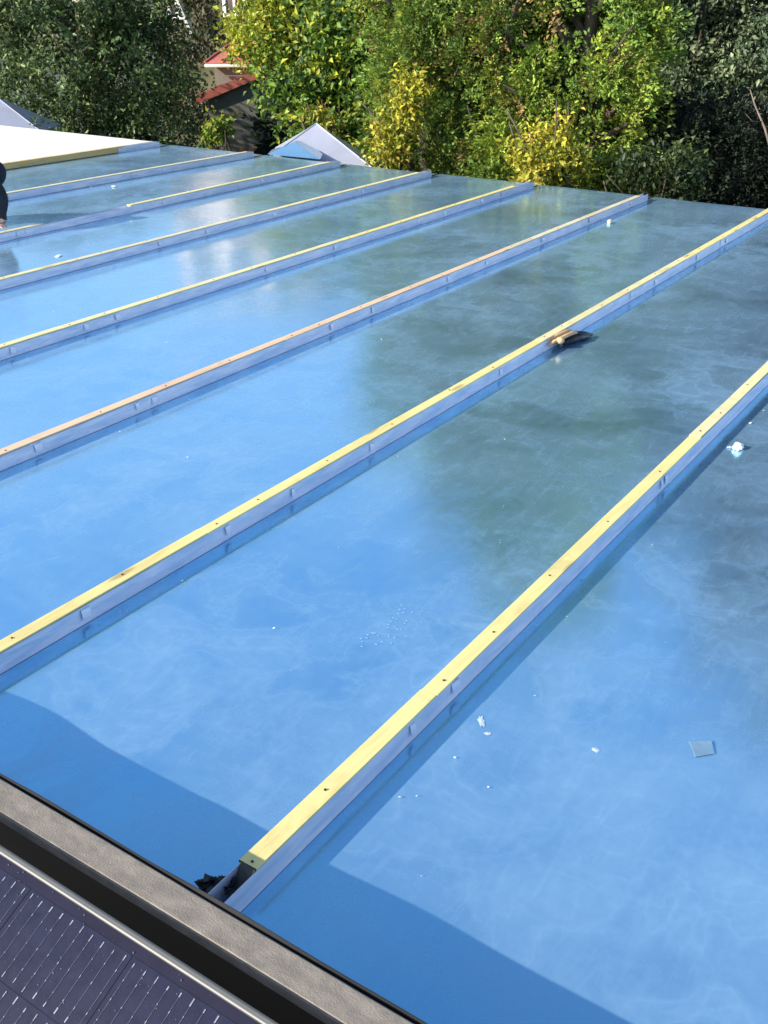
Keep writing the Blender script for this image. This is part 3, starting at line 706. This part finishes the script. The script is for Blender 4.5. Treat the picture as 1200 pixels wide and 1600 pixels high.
ybush('leafy_sprig', [lobe_at(343, 200, 15.9, .07, .13), lobe_at(332, 220, 15.9, .06, .06)], 24, 24, 'single pale green sprig of leaves against the dark shed wall', pd(336, 230, 15.6), .09, LIME, (4, 2, 2, 1))
ybush('dark_shrub', [lobe_at(1060, 262, 10.5, .22, .20), lobe_at(1045, 290, 10.3, .22, .16), lobe_at(960, 285, 10.4, .30, .15), lobe_at(1000, 270, 10.5, .2, .15), lobe_at(900, 290, 10.4, .3, .12)], 420, 25, 'low dull green shrub at the roof edge below the tall conifer', pd(1010, 320, 10.6), .06, [(.05, .08, .025), (.08, .11, .03), (.03, .05, .02)], (3, 2, 2))
# scale-leaved conifers
def con(u, d, top, r0, r1, n, seed, label, cols=THU, w=(4, 3, 2.2, .6), mat=None):
    p = pd(u, 100, d); base = (p.x, p.y, GZ)
    parts = [conifer(base, top, r0, r1, n, seed, cols, w, zlo=-1.6, zhi=min(2.2, top))]
    if top > 2.2: parts.append(conifer(base, top, r0, r1, max(60, int(n * .5 * (top - 2.2) / 6)), seed + 1, cols, w, zlo=2.2, zhi=top, size=.13, n_sp=6, n_lf=10, spray=.4, plume=.7))
    parts.append(conifer(base, top, r0, r1, int(n * .12), seed + 2, cols, w, zlo=GZ + .8, zhi=-1.6, size=.14, n_sp=6, n_lf=10, spray=.4, plume=.7))
    g = random.Random(seed); ends = []
    for k in range(26):
        a = g.uniform(0, 6.28); z = g.uniform(-2.0, min(2.4, top - .5)); ends.append((p.x + math.cos(a) * r0 * .8, p.y + math.sin(a) * r0 * .8, z))
    return tree('conifer_tree', Vector((p.x, p.y, 0)), label, 'tree', merge(*parts), mat or M_LCON, top - .3, .16, ends, G_TREES, seed)
con(690, 12.9, 3.4, 1.15, .6, 900, 31, 'green conifer with drooping sprays behind the slender yellow bush')
con(800, 12.4, 4.6, 1.05, .5, 800, 32, 'conifer with some browned sprays directly behind the two-pronged yellow bush', w=(3, 4, 2, 1.8))
con(912, 12.0, 5.4, 1.15, .45, 1100, 33, 'tall sunlit yellow green conifer beside the dark shaded trees', cols=[(0.20, 0.29, 0.045), (0.14, 0.22, 0.038), (0.28, 0.34, 0.045), (0.22, 0.14, 0.05)], w=(4, 3, 2.5, .5))
# right: blue-green broadleaf behind and conifers with deep shade put into their leaf colour
lb = [lobe_at(990, 20, 18.0, .8, .8), lobe_at(1080, 70, 17.8, .85, .8), lobe_at(1120, -30, 18.2, 1.1, 1.0), lobe_at(1040, -120, 18.4, 1.3, 1.2), lobe_at(1190, 60, 18.0, 1.0, 1.0), lobe_at(1100, -310, 18.6, 1.9, 2.0), lobe_at(1130, 180, 18.1, 1.1, 1.0), lobe_at(1220, -200, 18.6, 1.5, 1.7)]
ld('oak_tree', pd(1090, 100, 18.4), lb, 3400, 13, .10, BLG, [4, 3, 3], M_LGLOSS, 'blue green broad leaved tree showing above the dark shaded conifers', 'tree', G_TREES, cl_r=.16, r=.2, seed=41, nl=14, gap=-.1, gapf=3.5)
con(1160, 12.3, .45, 1.35, .8, 800, 34, 'dark conifer in deep shade at the end of the tree row', cols=SHADE_LEAF, w=(3, 3, 2))
con(1400, 11.8, 6.4, 1.2, .7, 600, 37, 'dark conifer standing past the shaded one at the row end', cols=SHADE_LEAF, w=(3, 3, 2))
# second row closing the gaps
for k, (u, d, top, n) in enumerate([(560, 18.5, 2.7, 400), (700, 21.5, 6.6, 450), (850, 21.5, 8.5, 450), (1010, 23.5, 10, 450), (1180, 23.0, 10.5, 450), (1360, 20.0, 10.6, 450)]):
    p = pd(u, 100, d); base = (p.x, p.y, GZ)
    lv = conifer(base, top, 1.9, .8, n, 60 + k, SHADE_LEAF + DK[:2], (3, 3, 2, 1, 1), zlo=-3, zhi=top, size=.15, n_sp=7, n_lf=12, spray=.45, plume=.8)
    tree('backdrop_conifer', Vector((p.x, p.y, 0)), 'dark conifer of the second row seen through gaps in the trees', 'tree', lv, M_LCON, top - .4, .2, [], 'second row of dark conifers', 60 + k)
# bare branch catching light on the right
b = MB(); b.tube([pd(1205, 235, 11.0), pd(1195, 200, 11.05), pd(1180, 165, 11.15), pd(1172, 140, 11.2)], [.014, .011, .008, .004], 7); b.tube([pd(1190, 190, 11.07), pd(1176, 190, 11.0), pd(1165, 178, 10.95)], [.006, .004, .002], 6); b.tube([pd(1215, 270, 10.98), pd(1205, 235, 11.0)], [.018, .014], 7)
tag(b.build('bare_branch', simple('pinkish_bark', (0.20, 0.15, 0.13), rough=.9, var=.2, nscale=20), smooth=True), 'bare pinkish branch sticking out against the dark shaded conifers', 'branch')

# ------------------------------------------------------------------ red roofed shed and the house behind
M_RED = simple('red_painted_sheet', (0.52, 0.15, 0.11), rough=.4, var=.14, nscale=4)
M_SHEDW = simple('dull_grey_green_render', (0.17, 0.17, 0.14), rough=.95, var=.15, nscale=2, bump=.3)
M_CREAM = simple('shaded_cream_render', (0.22, 0.20, 0.16), rough=.9, var=.1, nscale=2)  # cream greyed down, the wall's shade is part of this colour
M_PINK = simple('pink_for_reflection', (0.78, 0.55, 0.47), rough=.9, var=.1, nscale=1.2)  # pink picked for what the metal roof mirrors, wall itself is unseen
M_WHITE = simple('white_paint', (0.78, 0.78, 0.76), rough=.5, var=.05)
M_TRIM = simple('weathered_white_trim', (0.45, 0.45, 0.43), rough=.6, var=.1)
M_IVY = simple('ivy_dark_brick', (0.10, 0.085, 0.05), rough=.95, var=.35, nscale=3, base2=(.04, .05, .02), bump=.8, bscale=8)
def glass_mat():
    m, t, o = new_mat('window_glass'); p = N(t, 'ShaderNodeBsdfPrincipled', i_Roughness=.08)
    p.inputs['Base Color'].default_value = (.015, .02, .04, 1); p.inputs['Specular IOR Level'].default_value = .7
    nz = noise(t, coord(t), 1.5); b = N(t, 'ShaderNodeBump', i_Strength=.05); t.links.new(nz, b.inputs['Height']); t.links.new(b.outputs[0], p.inputs['Normal'])
    t.links.new(p.outputs[0], o.inputs[0]); return m
M_GLASS = glass_mat()
dS = 19.0
shed = empty('garden_shed', (*pd(390, 200, dS).xy, GZ), 'shed with red metal verge and shaded dull wall behind the trees', 'shed')
e0 = pd(306, 150, dS); e1 = pd(402, 110, dS)
sl_ = (e1 - e0); ridge = e0 + sl_ * 1.9; dep = CF * 4.5 + CR * .6
# gable wall under the verge, then roof slopes with standing seams
wl = e0 + CR * .18 + Vector((0, 0, -.06)); wr_ = e0 + CR * (2 * (ridge - e0).dot(CR) - .18); wr_.z = wl.z
b = MB(); off_ = CF * .12
b.add([Vector((wl.x, wl.y, GZ)) + off_, Vector((wr_.x, wr_.y, GZ)) + off_, wr_ + off_, ridge + Vector((0, 0, -.1)) + off_, wl + off_], [(0, 1, 2, 3, 4)])
b.add([Vector((wl.x, wl.y, GZ)) + off_, wl + off_, wl + dep, Vector((wl.x, wl.y, GZ)) + dep], [(0, 1, 2, 3)])
b.add([Vector((wr_.x, wr_.y, GZ)) + off_, wr_ + off_, wr_ + dep, Vector((wr_.x, wr_.y, GZ)) + dep], [(0, 1, 2, 3)])
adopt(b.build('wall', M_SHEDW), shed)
far_e = e0 + CR * (2 * (ridge - e0).dot(CR)); far_e.z = e0.z
for a_, c_ in ((e0, ridge), (ridge, far_e)):
    b = MB(); th_ = Vector((0, 0, .13)); P = [a_ - th_, c_ - th_, a_ + dep - th_, c_ + dep - th_, a_, c_, a_ + dep, c_ + dep]; b.hexa(P)
    r_o = adopt(b.build('roof_slope', M_RED), shed)
    for k in range(7):
        f = k / 6; b = MB(); s0 = a_.lerp(c_, f); b.tube([s0 + Vector((0, 0, .012)), s0 + dep + Vector((0, 0, .012))], .014, 6)
        so_ = b.build('standing_seam', M_RED); so_.parent = r_o
b = MB(); p0 = pd(386, 236, dS - .02); b.box(p0 + CR * .1, (.45, .03, .10), rot=Matrix.Rotation(R(HEAD), 3, 'Z')); adopt(b.build('window_sill', simple('rusty_lintel', (.16, .09, .07), rough=.8)), shed)
# annex with the upper red roof
dA = 21.5
ann = empty('house_annex', (*pd(380, 150, dA).xy, GZ), 'annex with a red ribbed metal roof above a cream wall', 'annex')
a0 = pd(320, 98, dA); a1 = a0 + CR * 2.6; rise = CF * 3.2 + CR * 1.45 + Vector((0, 0, 1.05))
b = MB(); th_ = Vector((0, 0, .05)); b.hexa([a0 - th_, a1 - th_, a0 + rise - th_, a1 + rise - th_, a0, a1, a0 + rise, a1 + rise]); rs = adopt(b.build('roof_slope', M_RED), ann)
for k in range(9):
    s0 = a0.lerp(a1, k / 8); b = MB(); b.tube([s0 + Vector((0, 0, .015)), s0 + rise + Vector((0, 0, .015))], .018, 6); q_ = b.build('standing_seam', M_RED); q_.parent = rs
b = MB(); b.tube([a0 + Vector((0, 0, -.05)) - CF * .05, a1 + Vector((0, 0, -.05)) - CF * .05], .028, 8); adopt(b.build('gutter', M_TRIM, smooth=True), ann)
b = MB(); c0 = a0 + CR * .15 + CF * .15 - th_; c1 = a1 + CF * .15 - th_
b.add([Vector((c0.x, c0.y, GZ)), Vector((c1.x, c1.y, GZ)), c1, c0], [(0, 1, 2, 3)])
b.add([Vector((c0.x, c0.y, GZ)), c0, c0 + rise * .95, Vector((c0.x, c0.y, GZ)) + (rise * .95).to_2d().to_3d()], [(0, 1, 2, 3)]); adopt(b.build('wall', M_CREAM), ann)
# house
dH = 27.0
def hp(u, v, k=0.0): return pd(u, v, dH) + CF * k
hs = empty('house', (*pd(330, 50, dH).xy, GZ), 'dark ivy clad house with white framed windows and an unseen upper wall made pink for its reflection', 'house')
hc = pd(330, 50, dH); W0, W1 = -1.5, 2.2
HT = -24.0                         # facade turned sunward to brighten its pink reflection in the roof
rotH = Matrix.Rotation(R(HEAD + HT), 3, 'Z')
HR = Matrix.Rotation(R(HT), 3, 'Z') @ CR; HF = Matrix.Rotation(R(HT), 3, 'Z') @ CF
def hbox(name, x0, x1, z0, z1, y0, y1, mat, par_=None):
    b = MB(); c_ = Vector((hc.x, hc.y, 0)) + HR * ((x0 + x1) / 2) + HF * ((y0 + y1) / 2) + Vector((0, 0, (z0 + z1) / 2))
    b.box(c_, (x1 - x0, y1 - y0, z1 - z0), rot=rotH); o = b.build(name, mat)
    if par_ is None: return adopt(o, hs)
    o.parent = par_; return o
hbox('lower_wall', W0, W1, GZ, 2.8, 0, 6, M_IVY); hbox('upper_wall', W0 + .003, W1 + .4, 2.8, 5.6, .02, 6, M_PINK)  # unseen upper storey, shaped and coloured to give the roof a pink reflection
def hx(u, v):
    r = ray(u, v); o_ = Vector((0, 0, CAM_Z)); k = (hc - o_).dot(HF) / r.dot(HF); p = o_ + r * k; return (p - hc).dot(HR), p.z
def window(u0, u1, v0, v1):
    (x0, _), (x1, _) = hx(u0, v0), hx(u1, v0); z1 = hx(u0, v0)[1]; z0 = hx(u0, v1)[1]
    fr = .075
    g_ = hbox('window', x0, x1, z0, z1, -.02, .001, M_GLASS)
    for a in ((x0 - fr, x0, z0 - fr, z1 + fr), (x1, x1 + fr, z0 - fr, z1 + fr), (x0, x1, z0 - fr, z0), (x0, x1, z1, z1 + fr)): hbox('window_frame', *a, -.07, -.001, M_WHITE, g_)
    hbox('mullion', (x0 + x1) / 2 - .03, (x0 + x1) / 2 + .03, z0 + .001, z1 - .001, -.06, -.021, M_WHITE, g_)
window(351, 378, -50, 21)
window(262, 282, -60, 24)
for k in range(3):
    x = W0 + .4 + k * 1.2
    g_ = hbox('window', x, x + .7, 3.9, 5.3, -.01, .021, M_GLASS)
    for a in ((x - .07, x, 3.83, 5.37), (x + .7, x + .77, 3.83, 5.37), (x, x + .7, 3.83, 3.9), (x, x + .7, 5.3, 5.37)): hbox('window_frame', *a, -.05, .019, M_WHITE, g_)
b = MB(); r0 = Vector((hc.x, hc.y, 5.6)); e = [r0 + HR * (W0 - .4) - HF * .4, r0 + HR * (W1 + 1) - HF * .4, r0 + HR * (W1 + 1) + HF * 6.4, r0 + HR * (W0 - .4) + HF * 6.4]
m0 = (e[0] + e[3]) / 2 + HR * 1.8 + Vector((0, 0, .8)); m1 = (e[1] + e[2]) / 2 - HR * 1.8 + Vector((0, 0, .8))
b.add(e + [m0, m1], [(0, 1, 5, 4), (1, 2, 5), (2, 3, 4, 5), (3, 0, 4), (0, 3, 2, 1)]); adopt(b.build('roof', M_RED), hs)
# raking white bargeboard of the lean-to on the house
b = MB(); p0 = pd(273, -12, dH - .4); p1 = pd(300, 52, dH - .4); b.tube([p0, p1], .055, 4); adopt(b.build('bargeboard', M_TRIM), hs)
# ivy on the lower wall
g = np.random.default_rng(77); n_ = 9000
X = g.uniform(W0, W1, n_); Z = g.uniform(-1.5, 2.6, n_); keep = (np.sin(X * 3.1 + Z * 2) + np.sin(Z * 4.3 - X) + g.normal(0, .6, n_)) > -.2
X, Z = X[keep], Z[keep]; n_ = len(X)
P = np.array(hc.to_2d().to_3d())[None] + np.array(HR)[None] * X[:, None] + np.array(HF)[None] * (-.10 - .08 * g.random(n_))[:, None]; P[:, 2] = Z
ln = .11 * g.uniform(.6, 1.2, n_)
o = leaf_mesh('ivy', P, g.normal(size=(n_, 3)) * .5 + np.array([0, 0, -1]), -np.array(HF)[None] + g.normal(size=(n_, 3)) * .4, ln, ln * .8, np.array([(.055, .06, .022), (.09, .07, .03), (.04, .05, .02)])[g.integers(0, 3, n_)], M_LSOFT)
o['kind'] = 'stuff'; adopt(o, hs)

# ------------------------------------------------------------------ kneeling person at the edge of the picture
M_CLOTH = simple('dark_navy_cloth', (0.012, 0.014, 0.028), rough=.85, var=.25, nscale=14, bump=.4, bscale=30)
M_SKIN = simple('skin', (0.58, 0.36, 0.28), rough=.55, var=.08, nscale=12)
hand = pz(0, 352, HB + .012)
def J(r_, f_, z_): return hand + CR * r_ + CF * f_ + Vector((0, 0, z_ - hand.z))
def skin_mesh(name, joints, edges_, mats, root=0, sub=2):
    me = bpy.data.meshes.new(name); me.from_pydata([j[0] for j in joints], edges_, [])
    o = bpy.data.objects.new(name, me); C.objects.link(o)
    for m in mats: me.materials.append(m)
    o.modifiers.new('skin', 'SKIN')
    for k, v_ in enumerate(me.skin_vertices[0].data): v_.radius = (joints[k][1], joints[k][1]); v_.use_root = (k == root)
    s_ = o.modifiers.new('sub', 'SUBSURF'); s_.levels = sub; s_.render_levels = sub
    bpy.context.view_layer.update()
    dg = bpy.context.evaluated_depsgraph_get(); me2 = bpy.data.meshes.new_from_object(o.evaluated_get(dg)); o.modifiers.clear(); o.data = me2
    for p_ in me2.polygons: p_.use_smooth = True
    return o
jt = [(J(-.80, .28, .40), .15), (J(-.60, .28, .44), .15), (J(-.38, .27, .45), .155), (J(-.20, .26, .42), .12), (J(-.16, .25, .41), .055), (J(-.125, .25, .405), .06),
      # right arm (towards camera) 6-9
      (J(-.085, .12, .335), .110), (J(.005, .07, .235), .085), (J(-.03, .03, .14), .065), (J(-.055, .0, .092), .028),
      # left arm 10-13
      (J(-.22, .42, .40), .065), (J(-.30, .50, .24), .052), (J(-.28, .50, .09), .038), (J(-.24, .50, .03), .026),
      # right leg 14-17
      (J(-.80, .18, .36), .10), (J(-.50, .14, .085), .075), (J(-.90, .14, .065), .055), (J(-1.02, .14, .05), .04),
      # left leg 18-21
      (J(-.80, .40, .36), .10), (J(-.52, .42, .085), .075), (J(-.92, .42, .065), .055), (J(-1.04, .42, .05), .04)]
ed = [(0, 1), (1, 2), (2, 3), (3, 4), (4, 5), (3, 6), (6, 7), (7, 8), (8, 9), (3, 10), (10, 11), (11, 12), (12, 13), (0, 14), (14, 15), (15, 16), (16, 17), (0, 18), (18, 19), (19, 20), (20, 21)]
def fingers(wr, d, sd_, up, off):
    tips = [(-.030, .062), (-.012, .072), (.008, .068), (.026, .054)]
    for s_, l_ in tips:
        k = len(jt); jt.append((wr + d * .035 + sd_ * s_, .0095)); jt.append((wr + d * (.035 + l_ * .55) + sd_ * s_ * 1.15 + up * .004, .0085)); jt.append((wr + d * (.035 + l_) + sd_ * s_ * 1.2 - up * .012, .007))
        ed.extend([(off, k), (k, k + 1), (k + 1, k + 2)])
    k = len(jt); jt.append((wr + d * .012 - sd_ * .036, .010)); jt.append((wr + d * .045 - sd_ * .052 - up * .006, .008)); ed.extend([(off, k), (k, k + 1)])
fingers(jt[9][0], (CR + Vector((0, 0, -.25))).normalized(), CF * -1, Vector((0, 0, 1)), 9)
fingers(jt[13][0], (CR + Vector((0, 0, -.15))).normalized(), CF * -1, Vector((0, 0, 1)), 13)
ps = empty('person', (*J(-.55, .25, 0).xy, 0), 'person in dark clothes and dark cap kneeling over a batten, cut off at their back', 'person')
ps['label'] = 'person in dark clothes and dark cap kneeling bent over a batten'
body = skin_mesh('body', jt, ed, [M_CLOTH, M_SKIN])
h1, h2 = jt[9][0], jt[13][0]
for p_ in body.data.polygons:
    c_ = p_.center
    if (c_ - h1).length < .11 and c_.z < h1.z + .03 and (c_ - h1).dot(CR) > -.02: p_.material_index = 1
    if (c_ - h2).length < .11 and (c_ - h2).dot(CR) > -.02: p_.material_index = 1
adopt(body, ps)
# head, looking down and forward, with features; cap over it
bm = bmesh.new(); bmesh.ops.create_uvsphere(bm, u_segments=28, v_segments=20, radius=1)
hcn = J(-.10, .25, .395)
fwd = (CR * .45 + Vector((0, 0, -1)) * .8 - CF * .1).normalized(); upv = (CR * .85 + Vector((0, 0, .5))).normalized(); upv = (upv - fwd * upv.dot(fwd)).normalized(); sdv = fwd.cross(upv)
for v_ in bm.verts:
    x, y, z = v_.co       # y = face, z = crown
    k = 1.0
    q = Vector((x * .074, y * .095, z * .112))
    if z < -.2: q.x *= 1 - .25 * (-z - .2); q.y *= 1 - .12 * (-z - .2)
    if y > .75 and abs(x) < .25 and -.35 < z < .12: q.y += .022 * (1 - abs(x) / .25) * (1 - abs(z + .15) / .3)
    if y > .6 and .02 < z < .22 and .2 < abs(x) < .55: q.y -= .009
    if y > .7 and -.62 < z < -.48 and abs(x) < .3: q.y += .006
    if abs(x) > .93 and abs(z) < .25 and abs(y) < .3: q.x *= 1.12
    v_.co = sdv * q.x + fwd * q.y + upv * q.z + hcn
me = bpy.data.meshes.new('head'); bm.to_mesh(me); bm.free(); me.materials.append(M_SKIN)
for p_ in me.polygons: p_.use_smooth = True
hd = bpy.data.objects.new('head', me); C.objects.link(hd); adopt(hd, ps)
bm = bmesh.new(); bmesh.ops.create_uvsphere(bm, u_segments=28, v_segments=18, radius=1)
bmesh.ops.delete(bm, geom=[v_ for v_ in bm.verts if v_.co.z < .02 - .45 * (v_.co.y < .1)], context='VERTS')
for v_ in bm.verts: q = v_.co.copy(); v_.co = sdv * q.x * .083 + fwd * (q.y * .104) + upv * (q.z * .122) + hcn
me = bpy.data.meshes.new('knit_cap'); bm.to_mesh(me); bm.free(); me.materials.append(M_CLOTH)
for p_ in me.polygons: p_.use_smooth = True
cp_ = bpy.data.objects.new('knit_cap', me); C.objects.link(cp_); s_ = cp_.modifiers.new('solid', 'SOLIDIFY'); s_.thickness = .006; adopt(cp_, ps)
